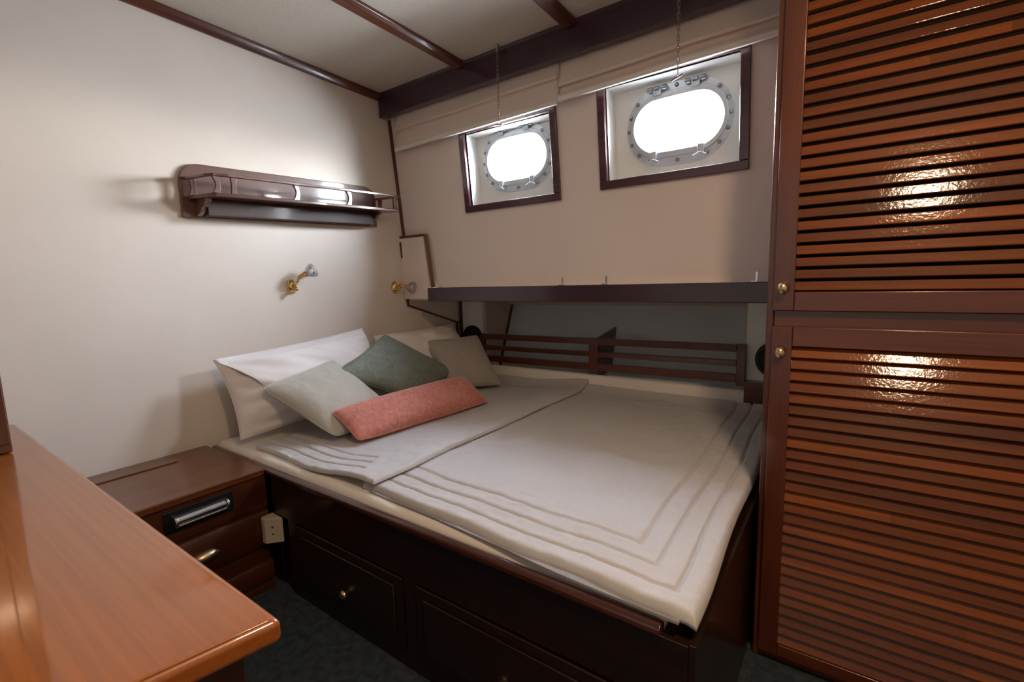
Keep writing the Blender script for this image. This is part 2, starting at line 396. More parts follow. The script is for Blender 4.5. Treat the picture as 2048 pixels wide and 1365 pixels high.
def window(idx, wn):
    x0, x1, z0, z1, cx = wn; D = 0.09; cz = 1.560 if idx == 1 else 1.566
    # reveal box and its back plane with an oval hole
    bm = new()
    def P(x, z, d): return (x, wy(z, d), z)
    for a, b in (((x0, z0), (x1, z0)), ((x1, z0), (x1, z1)), ((x1, z1), (x0, z1)), ((x0, z1), (x0, z0))):
        bm.faces.new([bm.verts.new(p) for p in (P(*a, 0.0), P(*b, 0.0), P(*b, D), P(*a, D))])
    n = 64; ov = oval(0.352, 0.225, n)
    inn, out = [], []
    for k in range(n):
        t = 2*PI*k/n; ux, uz = ov[k]
        # matching point on the rectangle
        dx, dz = ux, uz
        sx = ((x1-cx) if dx > 0 else (x0-cx))/dx if abs(dx) > 1e-9 else 1e9
        sz = ((z1-cz) if dz > 0 else (z0-cz))/dz if abs(dz) > 1e-9 else 1e9
        s = min(sx, sz)
        inn.append(bm.verts.new(P(cx+ux, cz+uz, D))); out.append(bm.verts.new(P(cx+dx*s, cz+dz*s, D)))
    cor = {0: (x1, z1), 1: (x0, z1), 2: (x0, z0), 3: (x1, z0)}
    for k in range(n):
        a, b = out[k], out[(k+1) % n]
        ext = []
        if abs(a.co.x-b.co.x) > 1e-5 and abs(a.co.z-b.co.z) > 1e-5:
            best = min(cor.values(), key=lambda c: abs(c[0]-(a.co.x+b.co.x)/2)+abs(c[1]-(a.co.z+b.co.z)/2))
            ext = [bm.verts.new(P(*best, D))]
        bm.faces.new([inn[k], a]+ext+[b, inn[(k+1) % n]])
    # the tunnel through the hull planking
    A = [bm.verts.new((cx+p[0], wy(cz+p[1], D), cz+p[1])) for p in ov]
    B = [bm.verts.new((cx+p[0]*1.02, wy(cz+p[1], D+.05), cz+p[1]*1.02)) for p in ov]
    for k in range(n): bm.faces.new((A[k], A[(k+1) % n], B[(k+1) % n], B[k]))
    root = struct(obj('window_%d' % idx, bm, 'reveal'), 'white boxed recess with an oval porthole, ' + ('left of the two' if idx == 1 else 'right of the two beside the wardrobe'))
    # mahogany frame
    bm = new(); W = 0.031; T = 0.014
    def slab(a0, a1, b0, b1):
        hexa(bm, [P(a0, b0, -T), P(a1, b0, -T), P(a1, b0, 0.001), P(a0, b0, 0.001), P(a0, b1, -T), P(a1, b1, -T), P(a1, b1, 0.001), P(a0, b1, 0.001)])
    slab(x0-W, x1+W, z0-W, z0); slab(x0-W, x1+W, z1, z1+0.016); slab(x0-W, x0, z0, z1); slab(x1, x1+W, z0, z1)
    f = obj('frame', bm, 'frame', root, bevel=0.003); f['label'] = 'varnished mahogany frame'
    # metal flange ring, inner sash ring, pane
    bm = new(); oring(bm, cx, cz, 0.386, 0.284, 0.345, 0.218, D-0.010, D+0.002)
    fl = obj('ring', bm, 'ringmetal', root, bevel=0.002); fl['label'] = 'oval metal porthole ring'
    bm = new(); oring(bm, cx, cz, 0.352, 0.226, 0.322, 0.184, D-0.018, D+0.02)
    sash = obj('sash', bm, 'ringmetal', fl, bevel=0.003)
    bm = new(); bm.faces.new([bm.verts.new((cx+p[0], wy(cz+p[1], D+0.012), cz+p[1])) for p in oval(0.334, 0.207)])
    ext = bmesh.ops.extrude_face_region(bm, geom=bm.faces[:])
    bmesh.ops.translate(bm, verts=[v for v in ext['geom'] if isinstance(v, bmesh.types.BMVert)], vec=(0, 0.006, 0))
    obj('pane', bm, 'pane', root)
    first = None
    ob = oval(0.366, 0.256, 16)
    for k in range(16):
        if k in (3, 5): continue
        bm = new(); lathe(bm, (0, 0, 0), (0, -1, 0), [(0, 0.0075), (0.004, 0.0075), (0.008, 0.004), (0.009, 0.001)], 10)
        if first is None:
            first = obj('bolt', bm, 'bolt', fl, smooth=True); b = first
        else:
            bm.free(); b = first.copy(); COL.objects.link(b); b.parent = fl
        z = cz+ob[k][1]; b.location = (cx+ob[k][0], wy(z, D-0.010), z)
    for s in (-1, 1):           # hinges on top, butterfly dogs below
        bm = new(); hx = cx+s*0.068; hz = cz+0.127; y = wy(hz, D-0.022)
        for q in (-0.026, 0.0, 0.026): lathe(bm, (hx+q-0.009, y, hz), (1, 0, 0), [(0, .0085), (.018, .0085)], 12)
        lathe(bm, (hx-0.038, y, hz), (1, 0, 0), [(0, .0045), (.076, .0045)], 10)
        bar(bm, (hx, y, hz), (hx, y, hz-0.022), 0.03, 0.006, (0, 1, 0))
        obj('hinge', bm, 'bolt', root, bevel=0.001)
        bm = new(); dx = cx+s*0.085; dz = cz-0.122; y = wy(dz, D-0.03)
        lathe(bm, (dx, y+0.02, dz), (0, -1, 0), [(0, .005), (.03, .005)], 10)
        bar(bm, (dx, y, dz), (dx, y+0.004, dz+0.034), 0.022, 0.007, (0, 1, 0))
        bar(bm, (dx, y-0.006, dz), (dx-0.022, y-0.012, dz-0.012), 0.012, 0.004, (0, 1, 0))
        bar(bm, (dx, y-0.006, dz), (dx+0.022, y-0.012, dz-0.012), 0.012, 0.004, (0, 1, 0))
        d = obj('latch', bm, 'ringmetal', root, bevel=0.0015)
    return root
window(1, WINS[0]); window(2, WINS[1])

# deckhead beam along the hull, cross beams, cornice
bm = new(); prism(bm, [(1.666, 1.838), (1.700, 1.838), (1.700, 1.985), (1.660, 1.985), (1.660, 1.946), (1.666, 1.944)], 'x', 0.0, 1.815)
struct(obj('trim_1', bm, 'beam', bevel=0.003), 'dark mahogany deckhead beam running above the portholes')
for k, (xa, xb) in enumerate(((0.515, 0.575), (1.052, 1.112), (1.60, 1.66))):
    bm = new(); y0, y1 = (-1.5 if k != 1 else FILL_HATCH[3]+0.03), 1.662
    pr = [(xa, 0.02), (xa, -0.010), (xa+0.012, -0.022), (xb-0.012, -0.022), (xb, -0.010), (xb, 0.02)]
    A = [bm.verts.new((p[0], y0, zc(y0)+p[1])) for p in pr]; B = [bm.verts.new((p[0], y1, zc(y1)+p[1])) for p in pr]
    bm.faces.new(A); bm.faces.new(B)
    for i in range(6): bm.faces.new((A[i], A[(i+1) % 6], B[(i+1) % 6], B[i]))
    struct(obj('trim_%d' % (k+2), bm, 'trimy', bevel=0.004), 'varnished mahogany cross beam on the ceiling')
bm = new(); y0, y1 = -1.5, 1.662
pr = [(0, 0.01), (0, -0.034), (0.010, -0.034), (0.022, -0.018), (0.026, 0.01)]
A = [bm.verts.new((p[0], y0, zc(y0)+p[1])) for p in pr]; B = [bm.verts.new((p[0], y1, zc(y1)+p[1])) for p in pr]
bm.faces.new(A); bm.faces.new(B)
for i in range(5): bm.faces.new((A[i], A[(i+1) % 5], B[(i+1) % 5], B[i]))
struct(obj('trim_5', bm, 'trimy', bevel=0.002), 'mahogany moulding where the left wall meets the ceiling')

# corner strips on the left wall
bm = new()
bar(bm, (0.006, wy(1.84)-0.006, 1.84), (0.006, wy(1.256)-0.006, 1.256), 0.012, 0.012, (1, 0, 0))
bar(bm, (0.006, 1.757, 1.228), (0.006, 1.786, 0.888), 0.010, 0.012, (1, 0, 0))
bar(bm, (0.006, 1.784, 0.889), (0.006, 2.178, 0.762), 0.010, 0.012, (1, 0, 0))
bar(bm, (0.006, 2.174, 0.766), (0.006, 2.19, 0.45), 0.010, 0.012, (1, 0, 0))
bar(bm, (0.006, 2.170, 0.762), (0.006, 2.216, 0.762), 0.010, 0.012, (1, 0, 0))
struct(obj('trim_6', bm, 'trimz'), 'thin dark edging strips stepping down the left wall')

# boxed-in corner panel below the hull panel, with edging
bm = new(); hexa(bm, [(0.0, 1.768, 0.925), (0.190, 1.768, 0.925), (0.190, 1.83, 0.925), (0.0, 1.83, 0.925),
                      (0.0, 1.755, 1.246), (0.176, 1.755, 1.246), (0.176, 1.80, 1.246), (0.0, 1.80, 1.246)])
cp = struct(obj('trim_7', bm, 'hullwall', bevel=0.002), 'small cream boxed corner panel beside the shelf fascia')
bm = new(); bar(bm, (0.0, 1.765, 1.254), (0.186, 1.765, 1.254), 0.02, 0.010); bar(bm, (0.184, 1.768, 1.254), (0.198, 1.790, 0.985), 0.010, 0.02)
obj('edging', bm, 'trimz', cp)

# side shelf over the bunk: fascia, deck, hooks
sh = struct(obj('trim_8', bx(0.2, 1.815, 1.768, 2.56, 0.918, 0.972), 'beige'), 'long dark-fronted ledge along the hull above the bed')
bm = new(); prism(bm, [(1.745, 0.914), (1.770, 0.914), (1.770, 0.984), (1.745, 0.984)], 'x', 0.2, 1.813)
ff = obj('fascia', bm, 'beam', sh, bevel=0.004); ff['label'] = 'dark mahogany fascia board'
obj('ledge_top', bx(0.2, 1.813, 1.770, 1.83, 0.972, 0.980), 'hullwall', sh)
obj('corner_soffit', bx(0.0, 0.2, 1.790, 2.56, 0.916, 0.924), 'beige', sh)

hk0 = None
for k, (hx, lb) in enumerate(((0.286, 'small metal clip on the dark ledge, leftmost, near the brass lamp'),
                              (0.988, 'small metal clip on the dark ledge, below the gap between the portholes'),
                              (1.186, 'small metal clip on the dark ledge, below the left edge of the right porthole'),
                              (1.722, 'small metal clip on the dark ledge, rightmost, beside the wardrobe'))):
    bm = new(); box(bm, -0.004, 0.004, -0.002, 0.002, 0, 0.034); box(bm, -0.016, 0.004, -0.010, 0.010, 0, 0.004)
    if hk0 is None: h = hk0 = obj('clip', bm, 'chrome', bevel=0.001)
    else: bm.free(); h = hk0.copy(); COL.objects.link(h)
    h.location = (hx, 1.758, 0.984); tag(h, lb, 'clip', 'metal clips on the ledge')

# niche behind the bed
def niche_back():
    bm = new()
    zs = [0.38, 0.60, 0.87, 0.93]; ys = [2.325, 2.410, 2.520, 2.545]
    for (za, ya), (zb, yb) in zip(zip(zs, ys), zip(zs[1:], ys[1:])):
        bm.faces.new([bm.verts.new(p) for p in ((0.19, ya, za), (1.63, ya, za), (1.63, yb, zb), (0.19, yb, zb))])
    bmesh.ops.remove_doubles(bm, verts=bm.verts[:], dist=1e-5)
    ext = bmesh.ops.extrude_face_region(bm, geom=bm.faces[:])
    bmesh.ops.translate(bm, verts=[v for v in ext['geom'] if isinstance(v, bmesh.types.BMVert)], vec=(0, 0.02, 0))
    return bm
nb = struct(obj('wall_niche', niche_back(), 'niche'), 'grey sloping hull panel inside the niche behind the rail')
bm = new(); hexa(bm, [(0.19, 2.495, 0.855), (1.63, 2.495, 0.855), (1.63, 2.512, 0.855), (0.19, 2.512, 0.855),
                      (0.19, 2.512, 0.917), (1.63, 2.512, 0.917), (1.63, 2.535, 0.917), (0.19, 2.535, 0.917)])
obj('top_band', bm, 'beige', nb)['label'] = 'beige band'
obj('side_lining', bx(0.176, 0.190, 2.232, 2.56, 0.38, 0.918), 'beige', nb)
obj('side_lining', bx(1.63, 1.645, 2.232, 2.56, 0.38, 0.918), 'beige', nb)
bm = new(); bar(bm, (0.196, 2.512, 0.87), (0.196, 2.404, 0.60), 0.012, 0.012, (1, 0, 0)); bar(bm, (0.196, 2.404, 0.60), (0.196, 2.32, 0.40), 0.012, 0.012, (1, 0, 0))
obj('corner_strip', bm, 'trimz', nb)['label'] = 'dark corner strip'
struct(obj('trim_9', bx(0.034, 0.192, 2.200, 2.23, 0.38, 0.917), 'nichepost'), 'pale grey-green post at the pillow end of the niche')
struct(obj('trim_10', bx(1.630, 1.815, 2.200, 2.23, 0.38, 0.917), 'nichepost'), 'pale grey-green post next to the wardrobe')
struct(obj('trim_11', bx(0.012, 0.034, 2.196, 2.22, 0.45, 0.917), 'trimz'), 'dark upright strip between wall and pale post')
struct(obj('wall_niche_end', bx(0.0, 0.176, 2.235, 2.262, 0.38, 0.917), 'beige'))

# ------------------------------------------------------------------ speakers on the posts
def speaker(x, z, label):
    r = thing('round_speaker', label, 'speaker', (x, 2.2, z), 'round black speakers on the posts')
    bm = new(); lathe(bm, (x, 2.199, z), (0, -1, 0), [(0, .076), (.010, .076), (.014, .071), (.014, .066), (.010, .064)], 36)
    obj('bezel', bm, 'blackplastic', r, smooth=False)
    bm = new(); lathe(bm, (x, 2.199, z), (0, -1, 0), [(0.006, .0655), (.014, .062), (.026, .044), (.030, .018), (.0305, .002)], 32)
    obj('grille', bm, 'black', r, smooth=True)
speaker(0.114, 0.668, 'round black speaker on the pale post above the taupe cushion')
speaker(1.742, 0.655, 'round black speaker half hidden behind the wardrobe edge')

# ------------------------------------------------------------------ slatted rail
rr = thing('slatted_rail', 'dark mahogany slatted rail standing along the back of the bed', 'rail', (0.9, 2.19, 0.53))
YR0, YR1 = 2.168, 2.190
def zr(x, base): return base+(x-0.19)*0.010
def rail_bar(nm, xa, xb, zb, h, mt='trimx'):
    bm = new(); hexa(bm, [(xa, YR0, zr(xa, zb)), (xb, YR0, zr(xb, zb)), (xb, YR1, zr(xb, zb)), (xa, YR1, zr(xa, zb)),
                          (xa, YR0, zr(xa, zb+h)), (xb, YR0, zr(xb, zb+h)), (xb, YR1, zr(xb, zb+h)), (xa, YR1, zr(xa, zb+h))])
    return obj(nm, bm, mt, rr, bevel=0.003)
for xa, xb in ((0.222, 0.905), (0.955, 1.598)):
    for zb, h in ((0.668, 0.032), (0.606, 0.026), (0.535, 0.036)):
        rail_bar('slat', xa, xb, zb, h)
for xa, xb in ((0.192, 0.222), (0.905, 0.955), (1.598, 1.634)):
    rail_bar('stile', xa, xb, 0.521, 0.181, 'trimz')
bm = new(); prism(bm, [(2.190, 0.50), (2.34, 0.53), (2.40, 0.745), (2.190, 0.712)], 'x', 0.945, 0.960)
obj('divider', bm, 'trimy', rr, bevel=0.002)['label'] = 'board running back from the middle stile'
struct(obj('trim_12', bx(1.634, 1.815, 2.150, 2.198, 0.44, 0.560), 'trimx', bevel=0.003), 'low dark cleat between rail and wardrobe')

# ------------------------------------------------------------------ bed
bed = thing('bunk_bed', 'built-in dark mahogany double berth below the portholes', 'bed', (0.9, 0.75, 0))
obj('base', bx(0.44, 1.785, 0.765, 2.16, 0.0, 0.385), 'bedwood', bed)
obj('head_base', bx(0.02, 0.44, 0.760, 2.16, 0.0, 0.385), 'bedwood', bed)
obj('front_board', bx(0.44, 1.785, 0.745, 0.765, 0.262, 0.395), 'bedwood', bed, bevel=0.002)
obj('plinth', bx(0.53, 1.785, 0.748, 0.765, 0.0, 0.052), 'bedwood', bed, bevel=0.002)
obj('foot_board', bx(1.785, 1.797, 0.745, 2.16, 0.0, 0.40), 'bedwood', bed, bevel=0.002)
for xa, xb in ((0.53, 0.575), (1.075, 1.120), (1.735, 1.785)): obj('stile', bx(xa, xb, 0.745, 0.765, 0.05, 0.264), 'bedwood', bed, bevel=0.002)
for xa, xb, kx in ((0.578, 1.072, 0.838), (1.123, 1.732, 1.388)):
    bm = new(); box(bm, xa, xb, 0.742, 0.764, 0.058, 0.256)
    box(bm, xa+0.03, xb-0.03, 0.737, 0.742, 0.085, 0.23)
    d = obj('drawer', bm, 'bedwood', bed, bevel=0.003)
    bm = new(); lathe(bm, (kx, 0.742, 0.130 if kx < 1 else 0.122), (0, -1, 0), [(0, .007), (.008, .006), (.012, .012), (.020, .013), (.026, .007), (.027, .001)], 16)
    k = obj('knob', bm, 'oldbrass', d, smooth=True); k['label'] = 'small brass knob'
# moulded edge rail
bm = new(); prof = [(0.762, 0.392), (0.744, 0.392), (0.738, 0.396), (0.7345, 0.403), (0.736, 0.411), (0.742, 0.417), (0.750, 0.419), (0.758, 0.416), (0.762, 0.410)]
prism(bm, prof, 'x', 0.035, 1.740)
obj('edge_rail', bm, 'bedrail', bed, bevel=0.002)['label'] = 'glossy moulded edge rail'
bm = new(); prism(bm, [(2.150, 0.40), (2.192, 0.40), (2.190, 0.512), (2.180, 0.520), (2.168, 0.518), (2.160, 0.508)], 'x', 0.20, 1.812)
obj('padded_board', bm, 'sheet', bed, bevel=0.006, segs=3)['label'] = 'cream padded board along the back'

# mattress
def rounded_slab(x0, x1, y0, y1, z0, z1, r=0.02, nx=80, ny=60, amp=0.003, fr=6):
    bm = new(); T = []; 
    def rim(d): return math.sqrt(max(0, 1-(1-min(1, max(0, d)/r))**2))
    for i in range(nx+1):
        row = []
        u = 0.5-0.5*math.cos(PI*i/nx)*1.0; u = 0.35*u+0.65*i/nx
        x = x0+(x1-x0)*u
        for j in range(ny+1):
            v = 0.35*(0.5-0.5*math.cos(PI*j/ny))+0.65*j/ny
            y = y0+(y1-y0)*v
            d = min(x-x0, x1-x, y-y0, y1-y)
            z = z1-r+r*rim(d)+amp*noise.noise((x*fr, y*fr, 0))*min(1, d/0.03)
            row.append(bm.verts.new((x, y, z)))
        T.append(row)
    for i in range(nx):
        for j in range(ny): bm.faces.new((T[i][j], T[i+1][j], T[i+1][j+1], T[i][j+1]))
    edge = [T[i][0] for i in range(nx+1)]+[T[nx][j] for j in range(1, ny+1)]+[T[i][ny] for i in range(nx-1, -1, -1)]+[T[0][j] for j in range(ny-1, 0, -1)]
    B = [bm.verts.new((v.co.x, v.co.y, z0)) for v in edge]
    n = len(edge)
    for i in range(n): bm.faces.new((edge[i], edge[(i+1) % n], B[(i+1) % n], B[i]))
    bm.faces.new(B)
    return bm
mt = obj('mattress', rounded_slab(0.012, 1.736, 0.764, 2.148, 0.386, 0.426, 0.014, amp=0.004, fr=9), 'sheet', smooth=True)
tag(mt, 'low mattress in a creased cream sheet under the quilts', 'mattress')

# ------------------------------------------------------------------ quilts
def quilt_bm(inside, X, Y, base, T, lines, r=0.022, wav=0.004, sides=None, puff=0.0025):
    """grid quilt. inside(u,v)->(x,y); X,Y grid sizes; lines: list of distance offsets stitched parallel to chosen sides"""
    nx, ny = X, Y; top, bot = [], []
    for i in range(nx+1):
        rt, rb = [], []
        for j in range(ny+1):
            u, v = i/nx, j/ny
            x, y, d, ds = inside(u, v)
            rim = math.sqrt(max(0.0, 1-(1-min(1, d/r))**2))
            h = 0.30*T+0.70*T*rim
            g = 0
            for s in lines:
                for q in ds:
                    e = abs(q[0]-s)
                    if q[1]: g = max(g, math.exp(-(e/0.0036)**2))
            h -= g*0.0100
            h += wav*noise.noise((x*5, y*5, 3.1))+0.0016*noise.noise((x*38, y*38, 1.7))*(1 if d < 0.14 else 0.45)
            if d > 0.16: h += 0.0022*(1-abs(noise.noise((x*4+y*3, y*7-x*5, 5.0)))*2)*min(1, (d-0.16)*8)
            if d < 0.20: h += puff*noise.noise((x*22, y*22, 9.0))
            zb = base(x, y)
            rt.append((x, y, zb+max(h, 0.004))); rb.append((x, y, zb+0.001))
        top.append(rt); bot.append(rb)
    bm = new()
    Tv = [[bm.verts.new(p) for p in r_] for r_ in top]; Bv = [[bm.verts.new(p) for p in r_] for r_ in bot]
    for i in range(nx):
        for j in range(ny):
            bm.faces.new((Tv[i][j], Tv[i+1][j], Tv[i+1][j+1], Tv[i][j+1]))
            bm.faces.new((Bv[i][j], Bv[i][j+1], Bv[i+1][j+1], Bv[i+1][j]))
    def side(a, b): bm.faces.new((a[0], a[1], b[1], b[0]))
    for i in range(nx):
        side((Tv[i][0], Tv[i+1][0]), (Bv[i][0], Bv[i+1][0])); side((Tv[i][ny], Tv[i+1][ny]), (Bv[i][ny], Bv[i+1][ny]))
    for j in range(ny):
        side((Tv[0][j], Tv[0][j+1]), (Bv[0][j], Bv[0][j+1])); side((Tv[nx][j], Tv[nx][j+1]), (Bv[nx][j], Bv[nx][j+1]))
    return bm

def dens(t, a=0.25): # slightly denser towards both ends
    return (1-a)*t+a*(0.5-0.5*math.cos(PI*t))
def lower_inside(u, v):
    u, v = dens(u), dens(v)
    x0 = 0.86
    yf = 0.800-0.046*u**1.2 + 0.004*math.sin(u*19)          # front edge drifts outwards towards the foot
    yb = 2.150
    y = yf+(yb-yf)*v
    x1 = 1.792-0.028*v**1.5+0.004*math.sin(v*13+1)
    x = x0+(x1-x0)*u
    df, df2, dl, db = y-yf, x1-x, x-x0, yb-y
    d = min(df, df2, db)
    ff = df; fs = df2
    # mitred stitching: front lines stop where the foot lines take over
    return x, y, max(0, d), [(ff, ff <= fs+0.004), (fs, fs <= ff+0.004)]
def lower_base(x, y):
    s = max(0, x-1.778)
    return 0.4265 - s*0.35 + (0.030*max(0, (y-2.05)/0.1)**2)
ql = obj('quilt', quilt_bm(lower_inside, 260, 330, lower_base, 0.024, (0.048, 0.100, 0.155), r=0.014), 'quilt', smooth=True)
tag(ql, 'pale linen quilt with stitched border, spread over the foot of the bed', 'quilt')
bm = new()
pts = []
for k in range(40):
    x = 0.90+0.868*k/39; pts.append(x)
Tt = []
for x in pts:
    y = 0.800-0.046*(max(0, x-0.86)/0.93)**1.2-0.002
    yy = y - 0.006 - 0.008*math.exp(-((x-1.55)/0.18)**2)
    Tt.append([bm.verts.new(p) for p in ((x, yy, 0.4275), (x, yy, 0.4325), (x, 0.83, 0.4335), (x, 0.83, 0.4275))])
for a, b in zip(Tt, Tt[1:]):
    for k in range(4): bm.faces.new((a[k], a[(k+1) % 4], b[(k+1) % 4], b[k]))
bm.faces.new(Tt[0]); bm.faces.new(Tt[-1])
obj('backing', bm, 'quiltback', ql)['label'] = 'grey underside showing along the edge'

def upper_inside(u, v):
    u, v = dens(u), dens(v)
    yf = 0.799-0.010*u+0.005*math.sin(u*9)
    yb = 2.152
    y = yf+(yb-yf)*v
    x1 = 0.921-0.006*v+0.003*math.sin(v*17)+0.004*noise.noise((v*14, 2.0, 0))
    x0 = 0.215+0.02*(1-v)
    # round the front-left corner
    x = x0+(x1-x0)*u
    c = 0.05
    if u < 0.5 and y-yf < c:
        x = x+(c-math.sqrt(max(0, c*c-(c-(y-yf))**2)))*(1-u*2)*0.5
    df, dr, db, dl = y-yf, x1-x, yb-y, x-x0
    d = min(df, dr, db, dl)
    return x, y, max(0, d), [(df, dr > 0.075 + 0.6*df)]
def upper_base(x, y):
    t = min(1, max(0, (x-0.58)/0.30)); t = t*t*(3-2*t)
    return 0.4275+0.0265*t+0.030*max(0, (y-2.05)/0.1)**2
qu = obj('quilt', quilt_bm(upper_inside, 190, 330, upper_base, 0.016, (0.048, 0.092, 0.135), r=0.010), 'quilt', smooth=True)
tag(qu, 'pale linen quilt folded over the head half of the bed, under the cushions', 'quilt')

# ------------------------------------------------------------------ cushions and pillows
def cushion_bm(P, t, n=46, pinch=0.05, power=2.6, wr=0.006, wfreq=7, seed=0, ear=0.0, fold=0.0, seam=True, hexp=0.55, tip=0.05):
    """P: corners 00,10,11,01 of the seam plane"""
    P = [Vector(p) for p in P]
    cen = sum(P, Vector())/4
    N = ((P[1]-P[0]).cross(P[3]-P[0])).normalized()
    bm = new(); lay = {}
    for side in (1, -1):
        for i in range(n+1):
            for j in range(n+1):
                u, v = i/n, j/n
                u = dens(u, 0.6); v = dens(v, 0.6)
                p = P[0]*(1-u)*(1-v)+P[1]*u*(1-v)+P[2]*u*v+P[3]*(1-u)*v
                uu, vv = 2*u-1, 2*v-1
                # edges pull in between the corners
                q = p-cen
                k = pinch*((1-uu*uu)*abs(vv)**3+(1-vv*vv)*abs(uu)**3)
                p = cen+q*(1-k)
                # rounded tips
                k2 = (abs(uu)*abs(vv))**8*tip
                p = cen+(p-cen)*(1-k2)
                h = ((1-abs(uu)**power)*(1-abs(vv)**power))
                h = max(0, h)**hexp
                s = seed*10+side*3.3
                wn = noise.noise((u*wfreq+s, v*wfreq, s))*0.6+noise.noise((u*wfreq*2.3+s, v*wfreq*2.3, s+4))*0.4
                rid = 1-abs(noise.noise((u*wfreq*0.8+s+7, v*wfreq*1.2, s)))*2
                d = side*t/2*h+(wn*wr+rid*fold*max(0, 1-h*0.3))*min(1, h*1.6)*side
                edge = i in (0, n) or j in (0, n)
                if edge and side == -1: lay[(side, i, j)] = lay[(1, i, j)]; continue
                lay[(side, i, j)] = bm.verts.new(p+N*d)
        for i in range(n):
            for j in range(n):
                f = [lay[(side, i, j)], lay[(side, i+1, j)], lay[(side, i+1, j+1)], lay[(side, i, j+1)]]
                bm.faces.new(f if side == 1 else f[::-1])
    rim = [lay[(1, i, 0)] for i in range(n)]+[lay[(1, n, j)] for j in range(n)]+[lay[(1, i, n)] for i in range(n, 0, -1)]+[lay[(1, 0, j)] for j in range(n, 0, -1)]
    pts = [v.co.copy() for v in rim]
    return bm, pts
def cushion(name, label, material, P, t, cat='cushion', group='scatter cushions on the bed', piping=0.0028, **k):
    bm, pts = cushion_bm(P, t, **k)
    c = sum((Vector(p) for p in P), Vector())/4
    o = obj(name, bm, material, None, smooth=True, origin=tuple(c))
    tag(o, label, cat, group)
    if piping:
        bm = new(); tube(bm, pts, piping, 6, closed=True)
        obj('piping', bm, material, o, smooth=True)
    return o

near_pillow = cushion('pillow', 'large white pillow against the wall at the near end', 'pillow',
        [(0.195, 0.775, 0.462), (0.18, 1.46, 0.470), (0.070, 1.425, 0.800), (0.098, 0.752, 0.752)], 0.19, 'pillow', 'white pillows', 0.002,
        pinch=0.05, power=2.2, wr=0.024, wfreq=5, seed=1, fold=0.022, hexp=0.7, tip=0.0)
def pillow_flap(o, P):
    P = [Vector(p) for p in P]; cen = sum(P, Vector())/4
    N = ((P[1]-P[0]).cross(P[3]-P[0])).normalized()
    bm = new(); n, m = 60, 30; top, bot = [], []
    for i in range(n+1):
        u = i/n; vb = 0.99-(u/0.20)*0.66 if u < 0.20 else 0.33+(u-0.20)*0.42+0.02*math.sin(u*21)
        a, b = [], []
        for j in range(m+1):
            v = vb+(1.0-vb)*j/m
            p = P[0]*(1-u)*(1-v)+P[1]*u*(1-v)+P[2]*u*v+P[3]*(1-u)*v
            uu, vv = 2*u-1, 2*v-1
            k = 0.05*((1-uu*uu)*abs(vv)**3+(1-vv*vv)*abs(uu)**3)
            p = cen+(p-cen)*(1-k)
            h = max(0, (1-abs(uu)**2.2)*(1-abs(vv)**2.2))**0.62
            d = 0.19/2*h+0.022+0.012*noise.noise((u*5, v*6, 8))+0.007*noise.noise((u*9+v*9, v*3, 2))
            d *= min(1, 0.25+(1-v)*6)
            a.append(bm.verts.new(p+N*d)); b.append(bm.verts.new(p+N*(d-0.003)))
        top.append(a); bot.append(b)
    for L in (top, bot):
        for i in range(n):
            for j in range(m): bm.faces.new((L[i][j], L[i+1][j], L[i+1][j+1], L[i][j+1]))
    for i in range(n):
        for j in (0, m): bm.faces.new((top[i][j], top[i+1][j], bot[i+1][j], bot[i][j]))
    for j in range(m):
        for i in (0, n): bm.faces.new((top[i][j], top[i][j+1], bot[i][j+1], bot[i][j]))
    obj('pillowcase_flap', bm, 'pillow', o, smooth=True)['label'] = 'loose white flap folded over the top'
pillow_flap(near_pillow, [(0.195, 0.775, 0.462), (0.18, 1.46, 0.470), (0.070, 1.425, 0.800), (0.098, 0.752, 0.752)])
cushion('pillow', 'white pillow in the far corner behind the green cushion', 'pillow',
        [(0.17, 1.50, 0.470), (0.175, 2.14, 0.470), (0.075, 2.07, 0.765), (0.06, 1.50, 0.755)], 0.17, 'pillow', 'white pillows', 0.002,
        pinch=0.05, power=2.2, wr=0.024, wfreq=5, seed=2, fold=0.020, hexp=0.7, tip=0.0)
cushion('cushion', 'taupe velvet cushion next to the slatted rail', 'taupe',
        [(0.36, 1.71, 0.470), (0.505, 1.955, 0.466), (0.287, 2.03, 0.712), (0.157, 1.745, 0.706)], 0.11, seed=3, wr=0.005)
cushion('cushion', 'sage green linen cushion standing on its corner', 'sage',
        [(0.40, 1.43, 0.470), (0.315, 1.815, 0.545), (0.175, 1.475, 0.775), (0.325, 1.085, 0.665)], 0.10, seed=4, wr=0.007, pinch=0.07)
cushion('cushion', 'pale grey cushion leaning at the front of the near white pillow', 'pale',
        [(0.495, 0.962, 0.468), (0.500, 1.270, 0.468), (0.235, 1.150, 0.705), (0.255, 0.832, 0.650)], 0.11, seed=5, wr=0.006, pinch=0.04)
cushion('bolster_cushion', 'long coral velvet cushion lying in front of the others', 'coral',
        [(0.592, 0.985, 0.462), (0.650, 1.662, 0.460), (0.520, 1.640, 0.572), (0.452, 0.975, 0.555)], 0.10, seed=6, wr=0.005, pinch=0.03, wfreq=6, power=3.4)

